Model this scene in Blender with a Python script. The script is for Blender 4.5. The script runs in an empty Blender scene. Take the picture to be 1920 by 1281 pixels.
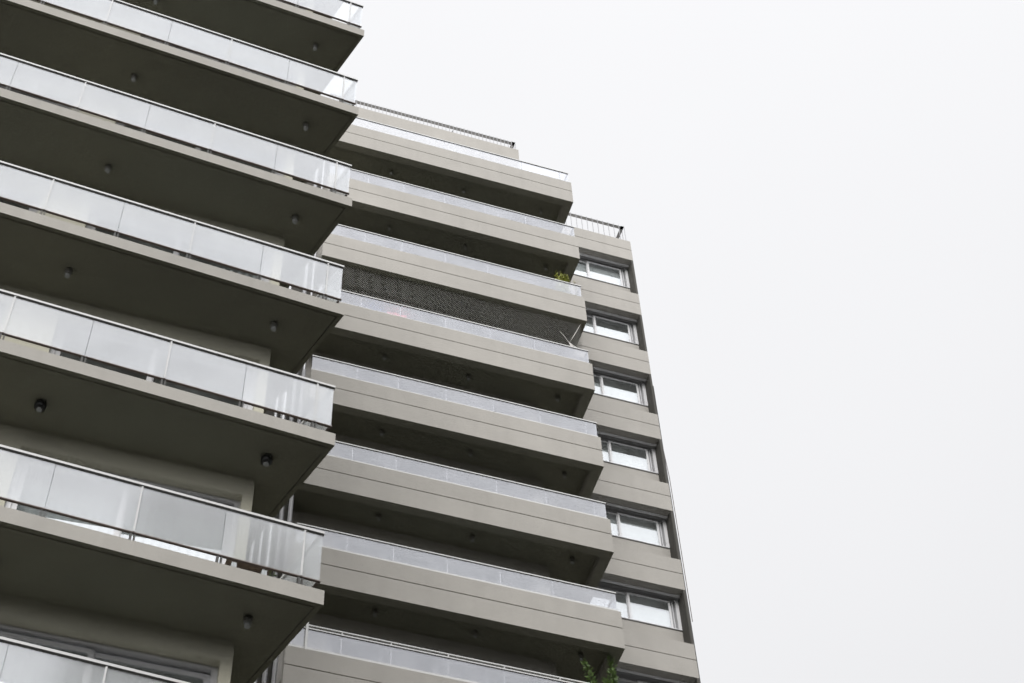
import bpy, bmesh, math, random
from mathutils import Matrix, Vector
random.seed(7)
S = bpy.context.scene
COL = S.collection
EYE = 1.7                                   # eye height: every level below is measured from the ground

# ------------------------------------------------------------------ camera
cam_d = bpy.data.cameras.new("camera")
cam = bpy.data.objects.new("camera", cam_d); COL.objects.link(cam)
cam.matrix_world = Matrix(((0.95085, -0.23364, -0.20319, 0), (-0.30787, -0.78332, -0.54002, 0),
                           (-0.033, 0.57604, -0.81675, EYE), (0, 0, 0, 1)))
cam_d.sensor_width = 36; cam_d.lens = 3517.1 / 1920 * 36
cam_d.clip_start = 0.1; cam_d.clip_end = 3000
S.camera = cam

# ------------------------------------------------------------------ sky, sun, exposure
SUN_EL, SUN_AZ = math.radians(34), math.radians(200)      # behind the camera, a little to the left
sdir = Vector((math.sin(SUN_AZ) * math.cos(SUN_EL), math.cos(SUN_AZ) * math.cos(SUN_EL), math.sin(SUN_EL)))
W = bpy.data.worlds.new("World"); S.world = W; W.use_nodes = True
nt = W.node_tree; nt.nodes.clear(); N = nt.nodes; L = nt.links
out = N.new('ShaderNodeOutputWorld'); bg = N.new('ShaderNodeBackground'); bg.inputs['Strength'].default_value = 0.1
sky = N.new('ShaderNodeTexSky'); sky.sky_type = 'NISHITA'; sky.sun_disc = False
sky.sun_elevation = SUN_EL; sky.sun_rotation = SUN_AZ
tc = N.new('ShaderNodeTexCoord')
sep = N.new('ShaderNodeSeparateXYZ'); L.new(tc.outputs['Generated'], sep.inputs[0])
def wmath(op, a, b=None, clamp=False):
    m = N.new('ShaderNodeMath'); m.operation = op; m.use_clamp = clamp
    for i, v in enumerate((a, b)):
        if v is None: continue
        if isinstance(v, (int, float)): m.inputs[i].default_value = v
        else: L.new(v, m.inputs[i])
    return m.outputs[0]
up = wmath('MAXIMUM', sep.outputs['Z'], 0.0)
cie = wmath('ADD', wmath('MULTIPLY', up, 0.52), 0.49)             # overcast: brighter overhead than at the horizon
dot = N.new('ShaderNodeVectorMath'); dot.operation = 'DOT_PRODUCT'
L.new(tc.outputs['Generated'], dot.inputs[0]); dot.inputs[1].default_value = sdir
glow = wmath('POWER', wmath('MAXIMUM', wmath('SUBTRACT', dot.outputs['Value'], 0.30), 0.0), 1.2)
nz = N.new('ShaderNodeTexNoise'); nz.inputs['Scale'].default_value = 1.6; nz.inputs['Detail'].default_value = 4
nz.inputs['Roughness'].default_value = 0.45
L.new(tc.outputs['Generated'], nz.inputs['Vector'])
cl = wmath('ADD', wmath('MULTIPLY', nz.outputs['Fac'], 0.16), 0.92)
lum = wmath('MULTIPLY', wmath('MULTIPLY', cie, wmath('ADD', wmath('MULTIPLY', glow, 4.3), 1.0)), cl)
lum = wmath('MULTIPLY', lum, 10.0)
vm = N.new('ShaderNodeVectorMath'); vm.operation = 'SCALE'; vm.inputs[0].default_value = (1.035, 1.037, 1.055)
L.new(lum, vm.inputs['Scale'])
mixw = N.new('ShaderNodeMix'); mixw.data_type = 'RGBA'; mixw.inputs['Factor'].default_value = 0.97
L.new(sky.outputs[0], mixw.inputs['A']); L.new(vm.outputs[0], mixw.inputs['B'])
L.new(mixw.outputs['Result'], bg.inputs['Color']); L.new(bg.outputs[0], out.inputs[0])
sun_d = bpy.data.lights.new("sun", 'SUN'); sun_d.energy = 1.5; sun_d.angle = math.radians(35); sun_d.color = (1, 0.965, 0.92)
sun = bpy.data.objects.new("sun", sun_d); COL.objects.link(sun)
sun.rotation_euler = sdir.to_track_quat('Z', 'Y').to_euler(); sun.location = (0, -20, 60)
S.view_settings.view_transform = 'Standard'; S.view_settings.look = 'None'
S.cycles.use_denoising = True; S.cycles.use_adaptive_sampling = False; S.cycles.denoising_input_passes = 'RGB'
S.cycles.transparent_max_bounces = 24
S.view_settings.gamma = 1; S.view_settings.exposure = 0.0; S.view_settings.use_curve_mapping = False

# ------------------------------------------------------------------ materials
def newmat(name):
    m = bpy.data.materials.new(name); m.use_nodes = True
    t = m.node_tree; b = t.nodes['Principled BSDF']; return m, t, b
def simple(name, col, rough=0.6, metal=0.0, var=0.0, scale=8):
    m, t, b = newmat(name)
    b.inputs['Base Color'].default_value = (*col, 1); b.inputs['Roughness'].default_value = rough; b.inputs['Metallic'].default_value = metal
    if var:
        c = t.nodes.new('ShaderNodeTexCoord'); n = t.nodes.new('ShaderNodeTexNoise'); n.inputs['Scale'].default_value = scale; n.inputs['Detail'].default_value = 5
        r = t.nodes.new('ShaderNodeMapRange'); r.inputs['To Min'].default_value = 1 - var; r.inputs['To Max'].default_value = 1 + var
        v = t.nodes.new('ShaderNodeVectorMath'); v.operation = 'SCALE'; v.inputs[0].default_value = col
        t.links.new(c.outputs['Object'], n.inputs['Vector']); t.links.new(n.outputs['Fac'], r.inputs['Value'])
        t.links.new(r.outputs[0], v.inputs['Scale']); t.links.new(v.outputs[0], b.inputs['Base Color'])
    return m
def stucco(name, col, rough=0.85, stain=0.035):
    """painted render: cloudy tone, faint vertical weather streaks, fine grain"""
    m, t, b = newmat(name); ln = t.links.new
    g = t.nodes.new('ShaderNodeNewGeometry')
    def noise(scale, vec=None, det=4, ro=0.55):
        n = t.nodes.new('ShaderNodeTexNoise'); n.inputs['Scale'].default_value = scale; n.inputs['Detail'].default_value = det
        n.inputs['Roughness'].default_value = ro; ln(vec or g.outputs['Position'], n.inputs['Vector']); return n.outputs['Fac']
    mp = t.nodes.new('ShaderNodeMapping'); mp.inputs['Scale'].default_value = (5.0, 5.0, 0.45); ln(g.outputs['Position'], mp.inputs['Vector'])
    big = noise(0.35); mid = noise(2.2); streak = noise(1.0, mp.outputs[0], 6, 0.6)
    def rng(v, a, c, lo=0.3, hi=0.7):
        r = t.nodes.new('ShaderNodeMapRange'); r.inputs['From Min'].default_value = lo; r.inputs['From Max'].default_value = hi
        r.inputs['To Min'].default_value = a; r.inputs['To Max'].default_value = c; ln(v, r.inputs['Value']); return r.outputs[0]
    def mul(a, c):
        q = t.nodes.new('ShaderNodeMath'); q.operation = 'MULTIPLY'; ln(a, q.inputs[0]); ln(c, q.inputs[1]); return q.outputs[0]
    f = mul(mul(rng(big, 0.94, 1.06), rng(mid, 0.965, 1.03)), rng(streak, 1 - stain, 1.02, 0.28, 0.55))
    v = t.nodes.new('ShaderNodeVectorMath'); v.operation = 'SCALE'; v.inputs[0].default_value = col; ln(f, v.inputs['Scale'])
    ln(v.outputs[0], b.inputs['Base Color']); b.inputs['Roughness'].default_value = rough
    b.inputs['Specular IOR Level'].default_value = 0.25
    bp = t.nodes.new('ShaderNodeBump'); bp.inputs['Strength'].default_value = 0.12; bp.inputs['Distance'].default_value = 0.01
    ln(noise(55, None, 3), bp.inputs['Height']); ln(bp.outputs[0], b.inputs['Normal'])
    return m
def glassmix(name, clear, milk, gloss_col, milk_col, rough=0.08, ior_like=0.35):
    """laminated glass: part clear, part milky, with a mirror-like skin"""
    m = bpy.data.materials.new(name); m.use_nodes = True; t = m.node_tree; t.nodes.clear(); n = t.nodes; ln = t.links.new
    o = n.new('ShaderNodeOutputMaterial'); tr = n.new('ShaderNodeBsdfTransparent'); tr.inputs[0].default_value = (*clear[1], 1)
    df = n.new('ShaderNodeBsdfDiffuse'); df.inputs[0].default_value = (*milk_col, 1)
    tl = n.new('ShaderNodeBsdfTranslucent'); tl.inputs[0].default_value = (*milk_col, 1)
    gl = n.new('ShaderNodeBsdfGlossy'); gl.inputs['Roughness'].default_value = rough; gl.inputs[0].default_value = (*gloss_col, 1)
    a = n.new('ShaderNodeMixShader'); a.inputs[0].default_value = 0.45; ln(df.outputs[0], a.inputs[1]); ln(tl.outputs[0], a.inputs[2])
    b = n.new('ShaderNodeMixShader'); ln(tr.outputs[0], b.inputs[2]); ln(a.outputs[0], b.inputs[1])
    g = n.new('ShaderNodeNewGeometry'); ns = n.new('ShaderNodeTexNoise'); ns.inputs['Scale'].default_value = 1.7; ns.inputs['Detail'].default_value = 5
    ln(g.outputs['Position'], ns.inputs['Vector'])
    mr = n.new('ShaderNodeMapRange'); mr.inputs['From Min'].default_value = 0.3; mr.inputs['From Max'].default_value = 0.7
    mr.inputs['To Min'].default_value = clear[0] * 0.93; mr.inputs['To Max'].default_value = min(1, clear[0] * 1.07); ln(ns.outputs['Fac'], mr.inputs['Value']); ln(mr.outputs[0], b.inputs[0])
    c = n.new('ShaderNodeMixShader'); c.inputs[0].default_value = ior_like
    fr = n.new('ShaderNodeFresnel'); fr.inputs['IOR'].default_value = 1.5
    ad = n.new('ShaderNodeMath'); ad.operation = 'ADD'; ad.use_clamp = True; ad.inputs[1].default_value = ior_like; ln(fr.outputs[0], ad.inputs[0]); bf = n.new('ShaderNodeMath'); bf.operation = 'SUBTRACT'; bf.inputs[0].default_value = 1.0; ln(g.outputs['Backfacing'], bf.inputs[1])
    bm_ = n.new('ShaderNodeMath'); bm_.operation = 'MULTIPLY'; ln(ad.outputs[0], bm_.inputs[0]); ln(bf.outputs[0], bm_.inputs[1]); ln(bm_.outputs[0], c.inputs[0])
    ln(b.outputs[0], c.inputs[1]); ln(gl.outputs[0], c.inputs[2]); ln(c.outputs[0], o.inputs[0])
    return m
M = {}
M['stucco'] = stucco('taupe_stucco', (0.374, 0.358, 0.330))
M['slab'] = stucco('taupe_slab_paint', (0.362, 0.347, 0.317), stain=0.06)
M['soffit'] = stucco('olive_soffit_shaded', (0.190, 0.187, 0.142), stain=0.0)  # olive undersides, darkened in the colour to carry their shade
M['rim'] = stucco('rim_shaded', (0.25, 0.244, 0.20), stain=0.0)  # parapet colour with shade put in, for its downward faces
M['wallpaint'] = stucco('olive_wall_lightened', (0.47, 0.455, 0.37), stain=0.0)  # fascia paint lightened in the colour to lift the shaded wall
M['reveal'] = stucco('dark_reveal', (0.075, 0.072, 0.064), stain=0.05)  # dark tone for the window side wall and slot backing
M['alu'] = simple('white_aluminium', (0.52, 0.52, 0.51), 0.35, 0.0, 0.04)
M['greyalu'] = simple('grey_aluminium', (0.50, 0.50, 0.51), 0.35, 0.3, 0.05)
M['dark'] = simple('near_black', (0.035, 0.033, 0.03), 0.6)
M['bronze'] = simple('brown_metal_strip', (0.10, 0.075, 0.062), 0.5, 0.2, 0.2, 30)
M['rail_glass'] = glassmix('frosted_rail_glass', (0.645, (0.95, 0.965, 0.97)), 1, (0.93, 0.95, 1.0), (0.83, 0.84, 0.85), 0.10, 0.04)
M['far_rail_glass'] = glassmix('frosted_far_rail_glass', (0.71, (0.955, 0.965, 0.975)), 1, (0.90, 0.92, 1.0), (0.87, 0.88, 0.91), 0.10, 0.02)
M['pane'] = glassmix('window_glass', (0.88, (0.92, 0.935, 0.93)), 1, (0.95, 0.97, 1.0), (0.5, 0.53, 0.53), 0.01, 0.18)
M['winalu'] = simple('satin_window_aluminium', (0.66, 0.66, 0.67), 0.4, 0, 0.03)
M['railgrey'] = simple('grey_rail_steel', (0.50, 0.50, 0.51), 0.5)
M['balu'] = simple('mid_grey_steel', (0.30, 0.30, 0.31), 0.5)
M['room'] = simple('dark_room', (0.05, 0.055, 0.055), 0.9)
M['curtain'] = simple('white_curtain', (0.70, 0.715, 0.73), 0.9)
M['lamp'] = simple('grey_lamp_housing', (0.15, 0.145, 0.13), 0.5, 0, 0.1)
M['lampblack'] = simple('black_lamp_housing', (0.015, 0.015, 0.015), 0.4)
M['lens'] = simple('frosted_lamp_lens', (0.34, 0.35, 0.34), 0.3)
M['net'] = simple('pale_nylon_net', (0.27, 0.265, 0.25), 0.7)
M['rope'] = simple('white_rope', (0.7, 0.68, 0.65), 0.8)
M['leaf'] = simple('green_leaf', (0.09, 0.155, 0.03), 0.5, 0, 0.45, 14)
M['leafy'] = simple('yellow_green_leaf', (0.28, 0.30, 0.04), 0.5, 0, 0.4, 14)
M['stem'] = simple('brown_stem', (0.12, 0.08, 0.05), 0.8)
M['terracotta'] = simple('terracotta', (0.33, 0.15, 0.09), 0.8, 0, 0.15)
M['whitepot'] = simple('white_plastic', (0.75, 0.76, 0.77), 0.5)
M['wood'] = simple('brown_wood', (0.18, 0.13, 0.09), 0.7, 0, 0.3, 20)
M['pink'] = simple('pink_cloth', (0.75, 0.16, 0.18), 0.9)
M['blue'] = simple('blue_cloth', (0.12, 0.25, 0.75), 0.9)
M['greyd'] = simple('dark_grey_steel', (0.22, 0.22, 0.225), 0.5, 0.2)
M['asphalt'] = simple('asphalt', (0.035, 0.035, 0.036), 0.9, 0, 0.25, 3)
M['ground'] = simple('grey_ground', (0.04, 0.042, 0.034), 0.95, 0, 0.2, 0.4)
M['paving'] = simple('concrete_paving', (0.10, 0.097, 0.09), 0.9, 0, 0.15, 2)
M['line'] = simple('road_paint', (0.75, 0.75, 0.72), 0.7)

# ------------------------------------------------------------------ mesh helpers
class Frame:
    """local axes: a to the right along the front, b into the building, z up"""
    def __init__(s, ox, oy, oz, ang=0.0):
        s.o = Vector((ox, oy, oz)); s.u = Vector((math.cos(ang), math.sin(ang), 0)); s.w = Vector((-math.sin(ang), math.cos(ang), 0))
    def p(s, a, b, z): return s.o + s.u * a + s.w * b + Vector((0, 0, z))
def underside(m, idx):
    """give every downward face of material slot 0 another slot"""
    m.bm.normal_update(); bmesh.ops.recalc_face_normals(m.bm, faces=m.bm.faces)
    for f in m.bm.faces:
        if f.normal.z < -0.9 and f.material_index == 0: f.material_index = idx
class MB:
    def __init__(s, fr): s.bm = bmesh.new(); s.f = fr; s.mi = 0
    def poly(s, pts, z0, z1):
        """upright prism over a polygon of (a,b) points, anticlockwise"""
        lo = [s.bm.verts.new(s.f.p(a, b, z0)) for a, b in pts]; hi = [s.bm.verts.new(s.f.p(a, b, z1)) for a, b in pts]
        fs = [s.bm.faces.new(list(reversed(lo))), s.bm.faces.new(hi)]
        n = len(pts)
        for i in range(n): fs.append(s.bm.faces.new((lo[i], lo[(i + 1) % n], hi[(i + 1) % n], hi[i])))
        for q in fs: q.material_index = s.mi
        return s
    def box(s, a0, a1, b0, b1, z0, z1): return s.poly([(a0, b0), (a1, b0), (a1, b1), (a0, b1)], z0, z1)
    def bar(s, p0, p1, t, h, z0):
        """upright slab between two (a,b) points, t thick, h high"""
        d = Vector((p1[0] - p0[0], p1[1] - p0[1])); d.normalize(); nn = Vector((-d.y, d.x)) * t / 2
        return s.poly([(p0[0] - nn.x, p0[1] - nn.y), (p1[0] - nn.x, p1[1] - nn.y), (p1[0] + nn.x, p1[1] + nn.y), (p0[0] + nn.x, p0[1] + nn.y)], z0, z0 + h)
    def tube(s, pts, r, n=6):
        P = [s.f.p(*q) if not isinstance(q, Vector) else q for q in pts]; rings = []
        for i, p in enumerate(P):
            d = (P[min(i + 1, len(P) - 1)] - P[max(i - 1, 0)]).normalized()
            e = d.orthogonal().normalized() if abs(d.z) < 0.99 else Vector((1, 0, 0)); g = d.cross(e).normalized(); e = g.cross(d)
            rr = r[i] if isinstance(r, (list, tuple)) else r
            rings.append([s.bm.verts.new(p + (e * math.cos(2 * math.pi * k / n) + g * math.sin(2 * math.pi * k / n)) * rr) for k in range(n)])
        for A, B in zip(rings, rings[1:]):
            for k in range(n):
                q = s.bm.faces.new((A[k], A[(k + 1) % n], B[(k + 1) % n], B[k])); q.material_index = s.mi
        if n > 2:
            for R_, rev in ((rings[0], True), (rings[-1], False)):
                q = s.bm.faces.new(list(reversed(R_)) if rev else R_); q.material_index = s.mi
        return s
    def lathe(s, a, b, prof, n=16):
        """prof: list of (z, r)"""
        rings = []
        for z, r in prof:
            c = s.f.p(a, b, z); rings.append([s.bm.verts.new(c + Vector((math.cos(2 * math.pi * k / n) * r, math.sin(2 * math.pi * k / n) * r, 0))) for k in range(n)])
        for A, B in zip(rings, rings[1:]):
            for k in range(n):
                q = s.bm.faces.new((A[k], A[(k + 1) % n], B[(k + 1) % n], B[k])); q.material_index = s.mi; q.smooth = True
        for R_ in (rings[0], rings[-1]):
            q = s.bm.faces.new(R_); q.material_index = s.mi
        return s
    def mat(s, i): s.mi = i; return s
    def build(s, name, mats, parent=None):
        bmesh.ops.recalc_face_normals(s.bm, faces=s.bm.faces)
        me = bpy.data.meshes.new(name); s.bm.to_mesh(me); s.bm.free()
        for m in (mats if isinstance(mats, (list, tuple)) else [mats]): me.materials.append(M[m])
        # keep the vertices relative to the frame origin so copies can be moved by storeys
        o = bpy.data.objects.new(name, me)
        COL.objects.link(o)
        if parent: o.parent = parent
        return o
def tag(o, label=None, cat=None, group=None, kind=None):
    for k, v in (('label', label), ('category', cat), ('group', group), ('kind', kind)):
        if v: o[k] = v
    return o
def empty(name, loc=(0, 0, 0), parent=None):
    o = bpy.data.objects.new(name, None); COL.objects.link(o); o.location = loc; o.empty_display_size = 0.2
    if parent: o.parent = parent
    return o
def copy_tree(o, dz, parent):
    c = o.copy(); COL.objects.link(c); c.parent = parent; c.location = o.location + Vector((0, 0, dz))
    for ch in list(o.children):
        d = ch.copy(); COL.objects.link(d); d.parent = c
    return c

H = 2.9
# ------------------------------------------------------------------ ground
WF = Frame(0, 0, 0)
tag(MB(WF).box(-600, 600, -600, 900, -0.5, 0).build('ground', 'ground'), kind='structure')
tag(MB(WF).box(-300, 300, -4.5, 9.5, 0.0, 0.004).build('road', 'asphalt'), kind='structure')
rm = MB(WF)
for i in range(-30, 31): rm.box(i * 8, i * 8 + 3.2, 2.4, 2.55, 0.004, 0.008)
tag(rm.build('road_marking', 'line'), kind='structure')
tag(MB(WF).box(-300, 300, 9.5, 14.0, 0.0, 0.13).build('pavement', 'paving'), kind='structure')

def shade_block(x0, x1, y0, y1, h, label, mat):  # unseen building added to darken the lower floors and undersides
    root = empty('apartment_building', ((x0 + x1) / 2, y1, 0)); tag(root, label, 'building')
    m = MB(WF); n = int(h / 3)
    m.box(x0, x1, y0, y1 - .3, 0, h); m.box(x0, x1, y1 - .3, y1, 0, 1.0); nb = int((x1 - x0) / 3.2); w = (x1 - x0) / nb
    for i in range(n):
        m.box(x0, x1, y1 - .3, y1, i * 3 + 2.3, i * 3 + 4.0)
    for i in range(nb + 1):
        for j in range(n): m.box(max(x0, x0 + i * w - .7), min(x1, x0 + i * w + .7), y1 - .3, y1 - .002, j * 3 + 1.0, j * 3 + 2.3)
    adopt(m.build('wall', mat), root)
    many = nb * n > 100; g = MB(WF)
    for i in range(nb):
        for j in range(n):
            if not many: g = MB(WF)
            g.box(x0 + i * w + .7, x0 + (i + 1) * w - .7, y1 - .29, y1 - .2, j * 3 + 1.0, j * 3 + 2.3)
            if not many: adopt(g.build('window', 'room'), root)
    if many: tag(adopt(g.build('window', 'room'), root), kind='stuff')
# ================================================================== NEAR BUILDING (left)
NX, NY, NZ = 2.976, 14.424, 15.656 + EYE
NA = math.radians(3.518)
NF = Frame(NX, NY, NZ, NA)              # balcony front: slightly skewed to the wall behind
NW = Frame(2.153, 15.266, NZ, 0.0)      # wall: a=0 is the right corner of the wall
near = empty('apartment_building', (NX - 3, NY + 1, 0))
tag(near, 'nearer taupe block on the left with thin projecting balcony slabs and tall frosted railings', 'building')
NINV = Matrix.Translation(-near.location)
def adopt(o, p=near):
    """parent keeping place (things have translation only)"""
    o.parent = p; o.matrix_parent_inverse = Matrix.Identity(4)
    off = Vector((0, 0, 0)); q = p
    while q: off += q.location; q = q.parent
    o.location = Vector(o.location) - off
    return o
shade_block(5, 45, -28, -9, 47, 'taller unseen block behind the camera, added to shade the lower floors', 'ground')
shade_block(-40, 3, -26, -9, 18, 'lower unseen block behind the camera, added to shade the lower floors', 'ground')
LEFT = -8.4
SIDE = 14.6
st = math.tan(math.radians(SIDE))
def side_a(b, inset=0.0): return -inset / math.cos(math.radians(SIDE)) - st * b
joints = [-0.28, -1.238, -2.242, -3.25, -4.258, -5.27, -6.28, -7.29]
def near_balcony():
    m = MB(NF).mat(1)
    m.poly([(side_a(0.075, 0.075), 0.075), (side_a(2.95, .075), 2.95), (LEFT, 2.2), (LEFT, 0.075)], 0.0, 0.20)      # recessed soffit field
    m.mat(0)
    m.poly([(LEFT, 0), (0, 0), (side_a(0.06), 0.06), (LEFT, 0.06)], 0, 0.236)                                  # front edge beam
    m.poly([(side_a(0.06), 0.06), (side_a(2.95), 2.95), (side_a(2.95, 0.06), 2.95), (side_a(0.06, 0.06), 0.06)], 0, 0.236)
    m.poly([(LEFT, 0.02), (-0.03, 0.02), (side_a(2.94, 0.02), 2.94), (LEFT, 2.2)], 0.205, 0.252)
    m.poly([(LEFT, 0.055), (-0.13, 0.055), (-0.16, 0.16), (LEFT, 0.16)], 0.25, 0.30)                           # upstand behind the edge
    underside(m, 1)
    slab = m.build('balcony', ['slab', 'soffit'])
    gb = 0.036; ga = -0.056
    kids = []
    # front panes
    edges = [ga] + joints + [LEFT + 0.1]
    for a1, a0 in zip(edges, edges[1:]):
        kids.append(MB(NF).box(a0 + 0.0025, a1 - 0.0025, gb, gb + 0.012, 0.412, 1.205).build('glass_panel', 'rail_glass'))
    # side panes
    bs = [0.06, 0.95, 1.9, 2.8]
    for b0, b1 in zip(bs, bs[1:]):
        kids.append(MB(NF).bar((side_a(b0, 0.056), b0), (side_a(b1 - .012, 0.056), b1 - .012), 0.012, 0.793, 0.412).build('glass_panel', 'rail_glass'))
    hr = MB(NF).mat(0).box(LEFT, ga + 0.012, gb - 0.022, gb + 0.034, 1.216, 1.253)
    hr.bar((side_a(gb + 0.036, 0.056), gb + 0.036), (side_a(2.85, 0.056), 2.85), 0.056, 0.037, 1.216)
    hr.mat(1).box(LEFT, ga + 0.004, gb - 0.010, gb + 0.022, 1.203, 1.216)  # dark strip put in for the shadow line under the handrail
    kids.append(hr.build('handrail', ['alu', 'dark']))
    br = MB(NF).box(LEFT, ga + 0.010, gb - 0.010, gb + 0.022, 0.398, 0.412)
    br.bar((side_a(0.07, 0.056), 0.07), (side_a(2.82, 0.056), 2.82), 0.03, 0.014, 0.398)
    kids.append(br.build('bottom_rail', 'bronze'))
    for i, a in enumerate(joints):
        if i % 2 == 0:
            kids.append(MB(NF).box(a - 0.010, a + 0.010, gb - 0.016, gb - 0.004, 0.412, 1.203).build('post', 'alu'))
        b_ = MB(NF)
        b_.box(a - 0.035, a - 0.010, gb - 0.004, gb + 0.05, 0.236, 0.398).box(a + 0.010, a + 0.030, gb - 0.002, gb + 0.04, 0.26, 0.398)
        kids.append(b_.build('bracket', 'dark'))
    for b in (0.95, 1.9, 2.75):
        kids.append(MB(NF).box(side_a(b, 0.08) - 0.02, side_a(b, 0.08) + 0.02, b - .02, b + .02, 0.22, 1.216).build('post', 'alu'))
    for k_ in kids: k_.parent = slab
    return slab
nb0 = near_balcony()
nears = {}
LV = list(range(-1, 8))
nb0.location = -near.location; nb0.parent = near
nears[0] = nb0
for k in LV:
    if k: nears[k] = copy_tree(nb0, k * H, near)

def lamp(fr, a, b, z, black=False):
    m = MB(fr)
    if black:
        m.mat(0).lathe(a, b, [(z, 0.055), (z - 0.05, 0.075), (z - 0.11, 0.075), (z - 0.15, 0.05)], 18)
    else:
        m.mat(0).lathe(a, b, [(z, 0.045), (z - 0.02, 0.045), (z - 0.021, 0.054), (z - 0.105, 0.054), (z - 0.121, 0.042)], 6)
    m.mat(1).lathe(a, b, [(z - (0.15 if black else 0.121), 0.038), (z - 0.165, 0.036), (z - 0.175, 0.02)], 14)
    return m.build('ceiling_light', ['lampblack' if black else 'lamp', 'lens'])
nlp = {k: [(-0.742, 0.472), (-3.587, 0.595), (-6.4, 0.70)] for k in LV}
nlp[2] = [(-0.861, 0.47), (-3.716, 0.585), (-6.4, .70)]
for k in LV:
    for a, b in nlp[k]:
        o = lamp(NF, a, b, 0.018, k == 1)
        o.location = (0, 0, 0); o.parent = nears[k]

# walls of the near block
OPEN = [(-2.90, -0.135), (-7.0, -3.6)]
wl = MB(NW)
z_lo = -NZ
TH = 0.215
for k in range(-1, 8):
    z0, z1 = k * H + 0.252, (k + 1) * H + 0.016
    lint = z1 - 0.016 - 0.32
    wl.box(-0.135, 0, 0, TH, z0, lint)                                # right pier
    wl.box(-3.6, -2.90, 0, TH, z0, lint)
    wl.box(-9.5, -7.0, 0, TH, z0, lint)
    wl.box(-9.5, 0, 0, TH, lint, z1)                                 # lintel beam
    wl.box(-0.22, 0, TH, 7.0, z0 - .2, z1)                           # side wall
    wl.box(-9.5, -9.3, TH, 7.0, z0 - .2, z1)
    wl.box(-9.3, -0.22, 6.8, 7.0, z0 - .2, z1)
wl.box(-9.5, 0, 0.0, 7.0, z_lo, -H + 0.016)                           # lower storeys
wl.box(-9.5, 0, 0.0, 7.0, 8 * H + 0.02, 8 * H + 1.2)                # roof
adopt(wl.build('wall', 'wallpaint'))

def curtain(fr, a0, a1, b, z0, z1, name='curtain', mat='curtain', fold=0.03, wl_=0.11):
    m = MB(fr); n = max(4, int((a1 - a0) / wl_ * 6)); pts = []
    for i in range(n + 1):
        a = a0 + (a1 - a0) * i / n; bb = b + fold * math.sin(2 * math.pi * (a / wl_ + 0.15 * math.sin(a * 5)))
        pts.append((a, bb))
    lo = [m.bm.verts.new(fr.p(a, c, z0)) for a, c in pts]; hi = [m.bm.verts.new(fr.p(a, c, z1)) for a, c in pts]
    l2 = [m.bm.verts.new(fr.p(a, c + .004, z0)) for a, c in pts]; h2 = [m.bm.verts.new(fr.p(a, c + .004, z1)) for a, c in pts]
    for i in range(n):
        m.bm.faces.new((lo[i], lo[i + 1], hi[i + 1], hi[i])).smooth = True
        m.bm.faces.new((l2[i], l2[i + 1], h2[i + 1], h2[i])).smooth = True
    return m.build(name, mat)
def door(fr, a0, a1, b, z0, z1, nsash, parent, blind=None, frame='greyalu', name='balcony_door'):
    """sliding aluminium doors: outer frame, sashes, panes, dark room or curtain behind"""
    f = MB(fr); t = 0.07
    f.box(a0, a1, b, b + 0.10, z1 - 0.055, z1).box(a0, a1, b, b + 0.10, z0, z0 + 0.05)
    f.box(a0, a0 + t, b, b + 0.10, z0 + 0.05, z1 - 0.055).box(a1 - t, a1, b, b + 0.10, z0 + 0.05, z1 - 0.055)
    root = f.build(name, frame)
    kids = []; w = (a1 - a0 - 2 * t) / nsash
    for i in range(nsash):
        s0 = a0 + t + i * w + 0.001; s1 = s0 + w - 0.002; bb = b + 0.028 + 0.034 * (i % 2)
        if i % 2: s0 -= 0.05
        zt, zb = z1 - 0.085, z0 + 0.052; e = 0.07
        s = MB(fr); s.box(s0, s0 + e, bb, bb + 0.03, zb, zt).box(s1 - e, s1, bb, bb + 0.03, zb, zt)
        s.box(s0 + e, s1 - e, bb, bb + 0.03, zt - e, zt).box(s0 + e, s1 - e, bb, bb + 0.03, zb, zb + e)
        kids.append(s.build('sash', frame))
        kids.append(MB(fr).box(s0 + e - .005, s1 - e + .005, bb + 0.012, bb + 0.018, zb + e - .005, zt - e + .005).build('glass_pane', 'pane'))
    r = MB(fr); r.box(a0 - 0.02, a1 + 0.02, b + 0.9, b + 0.92, z0, z1 + .25)
    r.box(a0 - 0.04, a0 - 0.02, b + 0.11, b + 0.92, z0, z1 + .25).box(a1 + 0.02, a1 + 0.04, b + 0.11, b + 0.92, z0, z1 + .25)
    kids.append(r.build('room_interior', 'room'))
    if blind:
        kids.append(curtain(fr, a0 + 0.05, a1 - 0.05, b + 0.18, z1 - (z1 - z0) * blind[1], z1 - (z1 - z0) * blind[0] - 0.01))
    for q in kids: q.parent = root
    return adopt(root, parent)
for k in range(-1, 7):
    z0, z1 = k * H + 0.255, (k + 1) * H - 0.32
    bl = {-1: (0.0, 0.98), 0: (0.12, 0.95), 1: None, 2: (0.2, .9), 3: None, 4: (0.1, 0.9), 5: None, 6: None}[k]
    door(NW, -2.899, -0.136, 0.12 if k == -1 else 0.11, z0, z1 - .002, 2, near, bl)
    door(NW, -6.999, -3.601, 0.11, z0, z1 - .002, 3, near, bl if k != 0 else (0.1, .9))

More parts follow.
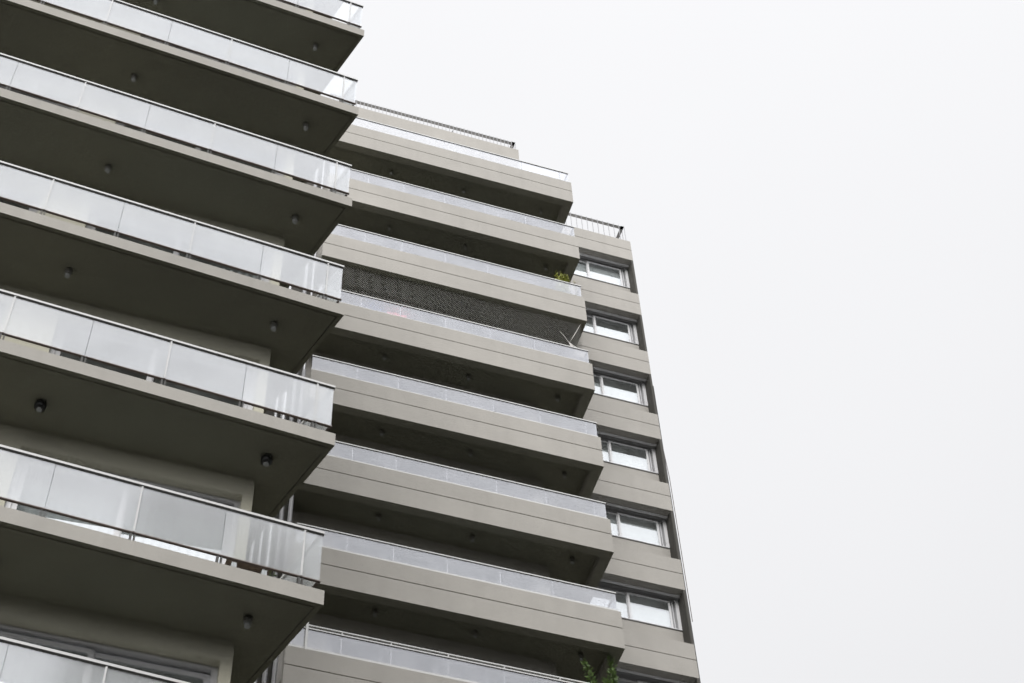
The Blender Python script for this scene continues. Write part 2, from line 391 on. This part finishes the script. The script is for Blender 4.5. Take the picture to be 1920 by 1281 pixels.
# ================================================================== FAR BUILDING (centre and right)
FX, FY, FZ = 11.255, 24.475, 27.138 + EYE
FF = Frame(FX, FY, FZ, 0.0)
far = empty('apartment_building', (FX - 3, FY + 3, 0))
tag(far, 'farther taupe tower with solid grooved parapets and a column of windows', 'building')
FL = -6.86; TB = 2.987; TX = 3.116; WB = 0.95; CX = -1.14; ROOF = 21.36
FJ = [-0.03, -0.29, -1.415, -2.553, -3.683, -4.818, -5.787, -6.84]
def grooved(m, a0, a1, b0, b1, z0, z1, zg, ax='a'):
    """parapet with a recessed shadow line"""
    g = 0.012
    m.box(a0, a1, b0, b1, z0, zg - g); m.box(a0, a1, b0, b1, zg + g, z1)
    if ax == 'a': m.box(a0, a1 - 0.035, b0 + 0.035, b1 - 0.035, zg - g, zg + g)
    else: m.box(a0 + 0.035, a1 - 0.035, b0, b1, zg - g, zg + g)
def far_balcony():
    m = MB(FF)
    grooved(m, FL, 0, 0, 0.20, 0, 1.065, 0.582)
    grooved(m, -0.22, 0, 0.20, TB, 0, 1.065, 0.582, 'b')
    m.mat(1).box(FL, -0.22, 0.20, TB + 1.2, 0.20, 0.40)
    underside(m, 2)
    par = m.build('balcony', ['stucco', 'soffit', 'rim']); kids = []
    for a1, a0 in zip(FJ, FJ[1:]):
        kids.append(MB(FF).box(a0 + 0.004, a1 - 0.004, 0.10, 0.112, 1.2, 1.69).build('glass_panel', 'far_rail_glass'))
    bs = [0.12, 1.0, 1.95, 2.9]
    for b0, b1 in zip(bs, bs[1:]):
        kids.append(MB(FF).box(-0.042, -0.030, b0, b1 - .012, 1.2, 1.69).build('glass_panel', 'far_rail_glass'))
    h_ = MB(FF).mat(0).box(FL + .01, -0.018, 0.085, 0.13, 1.70, 1.732).box(-0.058, -0.018, 0.13, 2.93, 1.70, 1.732)
    h_.mat(1).box(FL + .01, -0.024, 0.092, 0.122, 1.69, 1.70)  # shadow line below the rail, drawn as a dark strip
    kids.append(h_.build('handrail', ['alu', 'dark']))
    c_ = MB(FF).box(FL + .01, -0.02, 0.085, 0.125, 1.065, 1.206).box(-0.055, -0.02, 0.125, 2.93, 1.065, 1.206)
    kids.append(c_.build('glazing_channel', 'alu'))
    p_ = [MB(FF).box(a - 0.006, a + 0.006, 0.116, 0.13, 1.206, 1.69).build('post', 'greyalu') for a in FJ[1:-1]]
    kids += p_
    for q in kids: q.parent = par
    return par
fb0 = far_balcony(); fb0.location = -far.location; fb0.parent = far
fars = {0: fb0}
FLV = list(range(-2, 7))
for k in FLV:
    if k: fars[k] = copy_tree(fb0, k * H, far)
for k in FLV:
    for a in (-0.742, -2.983, -5.05):
        o = lamp(FF, a, 0.56 + 0.008 * k, 0.20); o.parent = fars[k]
# the lowest balcony in view has a second rail on top and a tall white post
ex = MB(FF); z = -H
ex.box(-6.6, -0.05, 0.09, 0.12, z + 1.79, z + 1.82)
for a in (-5.787, -4.818, -3.683, -2.553, -1.415, -0.29): ex.box(a - 0.012, a + 0.012, 0.094, 0.116, z + 1.733, z + 1.79)
o = ex.build('upper_handrail', 'alu'); o.parent = fars[-1]; o.location = (0, 0, H)
o = MB(FF).box(-6.50, -6.455, 0.04, 0.084, z + 1.066, z + 1.89).build('corner_post', 'alu'); o.parent = fars[-1]; o.location = (0, 0, H)
fars[-1]['label'] = 'balcony with a second thin rail above its glass'
# core walls
m = MB(FF)
for k in range(-2, 7):
    z0, z1 = k * H + 0.40, (k + 1) * H + 0.20
    if k == 6: z1 = ROOF
    lint = (k + 1) * H + 0.20 - 0.32
    m.box(CX - 0.25, CX, WB, WB + .2, z0, lint); m.box(FL, -5.9, WB, WB + .2, z0, lint)
    m.box(FL, CX, WB, WB + .2, lint, z1)
    m.box(CX - 0.2, CX, WB + .2, TB + .36, z0, z1)
m.box(FL, CX, WB, WB + 8, -FZ, -2 * H + 0.2)
m.box(FL, CX, WB + .2, WB + 8, ROOF - .5, ROOF - .2)
m.box(FL - 1.0, FL, 0.75, 8.0, -FZ, ROOF - 3.2)                         # recessed bay between the blocks
adopt(m.build('wall', 'stucco'), far)
for k in range(-2, 7):
    door(FF, -5.899, CX - .251, WB + .10, k * H + .401, (k + 1) * H + 0.20 - 0.322, 4, far, (0.05, .95) if k in (0, 3, 6) else None)
# window column (tower) -----------------------------------------------------
WD = 0.37
for k in range(-5, 7):
    zb = 2.861 + k * H
    p = MB(FF); grooved(p, CX, TX, TB, TB + WD, zb, zb + 1.079, zb + 0.57)
    adopt(p.build('parapet', 'stucco'), far)
m = MB(FF)
for k in range(-5, 7):
    zb = 2.861 + k * H
    if k == 6: continue
    m.box(CX, TX - .065, TB + WD - .02, TB + WD + .2, zb + 1.0801, zb + 1.828)        # breast wall under the window
    m.box(CX, 0.30, TB + WD, TB + WD + .2, zb + 1.84, zb + H + .3)
m.box(CX, TX - .003, TB + WD + .001, TB + 8, ROOF - .5, ROOF - .2)
m.box(CX, TX, TB, TB + 8, -FZ, 2.861 - 5 * H)
adopt(m.build('window_wall', 'stucco'), far)
m = MB(FF)
for k in range(-5, 7):
    zb = 2.861 + k * H
    m.box(TX - .062, TX - .002, TB + .002 if k < 6 else TB + WD, TB + WD, zb + 1.079, zb + H) if k < 6 else None
m.box(TX - .2, TX - .002, TB + WD + .2, TB + 8, 2.861 - 5 * H, ROOF - .01)
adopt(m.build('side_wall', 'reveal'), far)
def window(k):
    zs = 2.861 + k * H + 1.84; zt = 2.861 + (k + 1) * H; a0, a1 = 0.32, TX - .066; b = TB + WD - .035
    f = MB(FF)
    f.mat(0).box(a1 - 0.085, a1, b, b + .12, zs, zt - .03).box(a0, a0 + .085, b, b + .12, zs, zt - .03)      # jambs
    f.box(a0, a1, TB + .19, TB + .27, zt - .025, zt - .001)                                                  # head casing
    f.mat(1).box(a0, a1, TB + .275, b, zt - .05, zt - .001)                                                # shutter slot
    f.mat(1).box(a0 + .085, a1 - .085, b + .02, b + .1, zt - .10, zt - .05)
    f.mat(0).box(a0 + .085, a1 - .085, b, b + .10, zs + .012, zs + .035)
    f.mat(1).box(a0, a1 + .0, b - .008, b + .10, zs - .010, zs + .01)                                       # sill drip
    f.mat(1).box(a1 - 0.20, a1 - .086, b + .06, b + .10, zs + .036, zt - .10)                                # dark track
    f.mat(0).box(a1 - .165, a1 - .145, b + .03, b + .06, zs + .036, zt - .10)
    root = f.build('window', ['winalu', 'greyd'])
    kids = []
    zb_, ztp = zs + .036, zt - .10
    for s0, s1, bb in ((a0 + .09, 1.79, b + .06), (1.75, a1 - .205, b + .02)):
        e = .055; s = MB(FF)
        s.box(s0, s0 + e, bb, bb + .03, zb_, ztp).box(s1 - e, s1, bb, bb + .03, zb_, ztp).box(s0 + e, s1 - e, bb, bb + .03, ztp - e, ztp).box(s0 + e, s1 - e, bb, bb + .03, zb_, zb_ + .02)
        kids.append(s.build('sash', 'winalu'))
        kids.append(MB(FF).box(s0 + e - .004, s1 - e + .004, bb + .012, bb + .018, zb_ + .016, ztp - e + .004).build('glass_pane', 'pane'))
    r = MB(FF).box(a0, a1, TB + 1.2, TB + 1.22, zs, zt + .2); kids.append(r.build('room_interior', 'room'))
    cut = {5: 0.10, 4: 0.34, 3: 0.30, 2: 0.32, 1: 0.20, 0: 0.30}.get(k, 0.3)
    kids.append(MB(FF).box(a0 + .05, a1 - .12, b + .13, b + .14, zs - .3, zt - .1 - cut * .9).build('roller_blind', 'curtain'))
    for q in kids: q.parent = root
    adopt(root, far)
for k in range(-3, 6): window(k)
# pipes on the outer side
adopt(MB(FF).tube([(TX + .03, TB + .12, -20), (TX + .03, TB + .12, ROOF - .4)], .024, 8).build('drain_pipe', 'greyd'), far)
adopt(MB(FF).tube([(TX + .064, TB + .14, -20), (TX + .064, TB + .14, ROOF - 9.2)], .009, 6).build('cable', 'balu'), far)
adopt(MB(FF).tube([(TX + .09, TB + .16, -20), (TX + .09, TB + .16, ROOF - 7.2)], .012, 6).build('cable', 'dark'), far)
adopt(MB(FF).tube([(TX + .14, TB + .16, 4.9), (TX + .14, TB + .16, 10.2), (TX + .09, TB + .16, 11.4)], .010, 6).build('cable', 'bronze'), far)
# roof railings
def roof_rail(segs, z0, z1, step, kind):
    m = MB(FF); spots = []
    for (a0, b0), (a1, b1) in segs:
        d = math.hypot(a1 - a0, b1 - b0); n = max(1, int(round(d / step)))
        ux, uy = (a1 - a0) / d, (b1 - b0) / d
        nx, ny = -uy, ux
        if kind == 0: nx, ny = (0, 1) if abs(ux) > .5 else (-1, 0)
        # flat, wide top rail just inside the bars
        m.poly([(a0, b0), (a1, b1), (a1 + nx * .10, b1 + ny * .10), (a0 + nx * .10, b0 + ny * .10)] , z1 - .03, z1)
        m.bar((a0 + nx * .02, b0 + ny * .02), (a1 + nx * .02, b1 + ny * .02), .02, .02, z0 + .06)
        for i in range(n + 1):
            a, b = a0 + ux * d * i / n, b0 + uy * d * i / n
            spots.append((a, b))
    r = m.build('roof_railing', 'railgrey')
    proto = MB(Frame(0, 0, 0)).box(-.008, .008, -.016, -.004, z0, z1 + .002).build('baluster', 'balu')
    for i, (a, b) in enumerate(spots):
        c = proto if i == 0 else proto.copy()
        if i: COL.objects.link(c)
        c.parent = r; c.location = FF.p(a, b, 0)
    return adopt(r, far)
roof_rail([((FL, WB + .11), (-1.19, WB + .11)), ((-1.19, WB + .11), (-1.19, TB + .1))], ROOF - .01, 21.97, .1125, 0)
roof_rail([((-1.19, TB + .1), (3.03, TB + .1)), ((3.03, TB + .1), (3.03, TB + 6))], ROOF - .03, 22.32, .1725, 0)
# pipes in the slot between the two blocks
for a, b, r, mt, z0, z1 in ((-6.97, .30, .045, 'balu', -20, 7.15), (-7.12, .45, .05, 'balu', -20, 18), (-7.30, .50, .06, 'greyalu', -20, 6.4),
                            (-7.48, .40, .035, 'greyalu', -20, 16), (-7.62, .52, .05, 'greyalu', -20, 2.4), (-6.93, .55, .03, 'greyalu', -20, 18)):
    adopt(MB(FF).tube([(a, b, z0), (a, b, z1)], r, 10).build('drain_pipe', mt), far)
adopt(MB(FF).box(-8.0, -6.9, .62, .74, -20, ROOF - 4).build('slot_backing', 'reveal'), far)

# ================================================================== NET on the fourth opening
z0, z1 = 3 * H + 1.735, 4 * H - .004
net = MB(FF); r = 0.0044; stp = .088
def wob(a, z): return .012 * math.sin(a * 2.1 + z * 3.3) + .006 * math.sin(a * 7 + 1)
def run(pa, dirx, A0, A1, plane):
    # diagonal cord clipped to the opening
    pts = []; n = 22
    for i in range(n + 1):
        t = i / n; z = z0 + (z1 - z0) * t; a = pa + dirx * (z - z0)
        if A0 <= a <= A1: pts.append(plane(a, z))
    if len(pts) > 1: net.tube(pts, r, 3)
i = 0
a = FL - 1.3
while a < 1.3:
    run(a, 1, FL + .03, -.12, lambda a, z: (a, .13 + wob(a, z), z)); run(a, -1, FL + .03, -.12, lambda a, z: (a, .13 + wob(a, z), z)); a += stp * 1.0
b = -1.2
while b < 3.6:
    for d in (1, -1): run(b, d, .13, 2.2, lambda a, z: (-.12 - .10 * math.sin(min(1, a) * 3), a, z))
    b += stp * 1.4
net.mi = 1
net.tube([(-.14, .12, z1 - .03), (-.26, .115, z1 - .38), (-.40, .11, z1 - .75), (-.50, .11, z1 - 1.0), (-.42, .115, z0 + .06)], .007, 6)
net.tube([(-.50, .11, z1 - 1.0), (-.62, .115, z0 + .42), (-.72, .12, z0 + .58)], .005, 5)
for i in range(26):
    t = i / 25; net.tube([(-.49 + .02 * math.sin(i), .11, z0 + .16), (-.48 + .20 * t, .11 + .03 * random.random(), z0 + .01 + .05 * random.random())], .004, 4)
tag(net.build('safety_net', ['net', 'rope']), 'diamond mesh safety net closing one dark balcony opening', 'net')

# ================================================================== plants and things on the balconies
def leaf(m, p, d, ln, wd, up=Vector((0, 0, 1))):
    d = d.normalized(); s = d.cross(up)
    if s.length < .1: s = Vector((1, 0, 0))
    s.normalize(); nrm = s.cross(d)
    a = p; b = p + d * ln * .5 + s * wd * .5 + nrm * wd * .15; c = p + d * ln; e = p + d * ln * .5 - s * wd * .5 + nrm * wd * .15; mid = p + d * ln * .55 - nrm * wd * .05
    v = [m.bm.verts.new(q) for q in (a, b, c, e, mid)]
    for t in ((0, 1, 4), (1, 2, 4), (2, 3, 4), (3, 0, 4)): m.bm.faces.new([v[i] for i in t]).material_index = m.mi
def rnd(): return Vector((random.gauss(0, 1), random.gauss(0, 1), random.gauss(0, 1))).normalized()
def pot(fr, a, b, z, h=.22, r=.12, mat='terracotta'):
    return MB(fr).lathe(a, b, [(z, r * .75), (z + h * .9, r), (z + h * .9, r * 1.1), (z + h, r * 1.1), (z + h, r * .9), (z + h - .03, r * .85)], 18).build('pot', mat)
def plant(fr, base, stems, nleaf, ll, lw, lmat, label, potmat='terracotta', name='potted_plant', poth=.22, potr=.12, spread=.05):
    """base (a,b,z); stems: lists of (da,db,dz) points"""
    root = empty(name, fr.p(*base)); tag(root, label, 'plant')
    p = pot(fr, base[0], base[1], base[2], poth, potr, potmat)
    sm = MB(fr); lm = MB(fr)
    for stt in stems:
        P = [(base[0] + x, base[1] + y, base[2] + z) for x, y, z in stt]
        sm.tube(P, [.007 - .004 * i / (len(P) - 1) for i in range(len(P))], 5)
        V = [fr.p(*q) for q in P]; seg = [(V[i + 1] - V[i]).length for i in range(len(V) - 1)]; tot = sum(seg)
        for j in range(nleaf):
            t = (0.25 + .75 * random.random()) * tot; i = 0
            while i < len(seg) - 1 and t > seg[i]: t -= seg[i]; i += 1
            d = (V[i + 1] - V[i]).normalized(); q = V[i] + d * min(t, seg[i]) + rnd() * random.random() * spread
            leaf(lm, q, d * .7 + rnd(), ll * (.6 + .7 * random.random()), lw * (.6 + .7 * random.random()), rnd())
    s = sm.build('stem', 'stem'); l = lm.build('foliage', lmat)
    for q in (p, s, l): adopt(q, root)
    return root
# feathery shrub at the bottom of the frame, rising over the lowest glass railing
zf = -H + .401
sts = [[(0, 0, .2), (.10, 0, .9), (.20, 0, 1.6), (.22, 0, 2.56)], [(0, 0, .2), (-.10, 0, .9), (-.20, -.02, 1.6), (-.36, -.02, 2.12)], [(0, 0, .2), (.05, .02, 1.0), (.10, .03, 1.85)], [(0, 0, .2), (-.06, .02, .9), (-.16, .03, 1.6)], [(0, 0, .2), (.14, .02, 1.0), (.26, .0, 1.9)]]
plant(FF, (-.42, .30, zf), sts, 300, .11, .042, 'leaf', 'leafy green shrub with two tall shoots at the bottom edge of the photo', potr=.16, poth=.3, spread=.075)
zf = 4 * H + .401
sts = [[(0, 0, .2), (random.uniform(-.22, .2), random.uniform(-.05, .05), 1.2), (random.uniform(-.26, .22), random.uniform(-.05, .05), 1.80 + .3 * random.random())] for _ in range(16)]
plant(FF, (-.42, .32, zf), sts, 70, .075, .045, 'leafy', 'bushy yellow green plant above a glass railing of an upper balcony', potr=.16, poth=.3)
sts = [[(0, 0, .15), (random.uniform(-.03, .03), 0, 1.0), (random.uniform(-.07, .07), 0, 1.56 + .14 * random.random())] for _ in range(5)]
plant(FF, (-.10 - .03, .2, zf), sts, 14, .05, .02, 'leafy', 'small sprig poking over the railing right of the bushy yellow green plant', potr=.07, poth=.2)
# near block: planter and crates half hidden by the slab edge
z0k = .252
sts = [[(0, 0, .15), (random.uniform(-.12, .12), 0, .30), (random.uniform(-.25, .2), random.uniform(-.05, .05), .42 + .06 * random.random())] for _ in range(8)]
plant(NF, (-.60, .42, .205 + z0k * .2), sts, 24, .06, .035, 'leaf', 'dark green plant glimpsed in the gap under a tall frosted railing', potmat='whitepot', potr=.10, poth=.24)
bn = empty('bench', NF.p(-.85, .34, .252)); tag(bn, 'low brown slatted bench with white legs behind a tall frosted railing', 'bench')
adopt(MB(NF).box(-1.12, -.60, .20, .27, .56, .60).box(-1.12, -.60, .285, .355, .56, .60).box(-1.12, -.60, .37, .44, .56, .60).build('seat', 'wood'), bn)
for a in (-1.06, -.70):
    adopt(MB(NF).box(a, a + .06, .21, .25, .252, .559).box(a, a + .06, .39, .43, .252, .559).box(a, a + .06, .25, .39, .52, .559).build('leg', 'whitepot'), bn)
# roof bits
m = MB(FF); m.tube([(-3.22, 1.10, ROOF - .2), (-3.20, 1.10, ROOF + .12), (-3.10, 1.10, ROOF + .42)], .012, 5).tube([(-3.20, 1.10, ROOF + .1), (-3.32, 1.10, ROOF + .02)], .008, 5)
m.tube([(-3.02, 1.10, ROOF - .2), (-2.98, 1.10, ROOF + .2)], .008, 5)
tag(m.build('antenna', 'dark'), 'thin leaning dark antenna on the farther roof behind the barred railing', 'antenna')
# cloths behind the glass under the net
def cloth(a0, a1, z0, z1, mat, label, name):
    root = curtain(FF, a0, a1, .30, z0, z1, name, mat, .015, .3); tag(root, label, 'cloth'); return root
zz = 3 * H
cloth(-5.62, -5.28, zz + 1.10, zz + 1.52, 'blue', 'blue cloth showing faintly through the frosted railing below the net', 'towel')
cloth(-5.10, -4.62, zz + 1.10, zz + 1.62, 'pink', 'pink cloth showing faintly through the frosted railing below the net', 'towel')
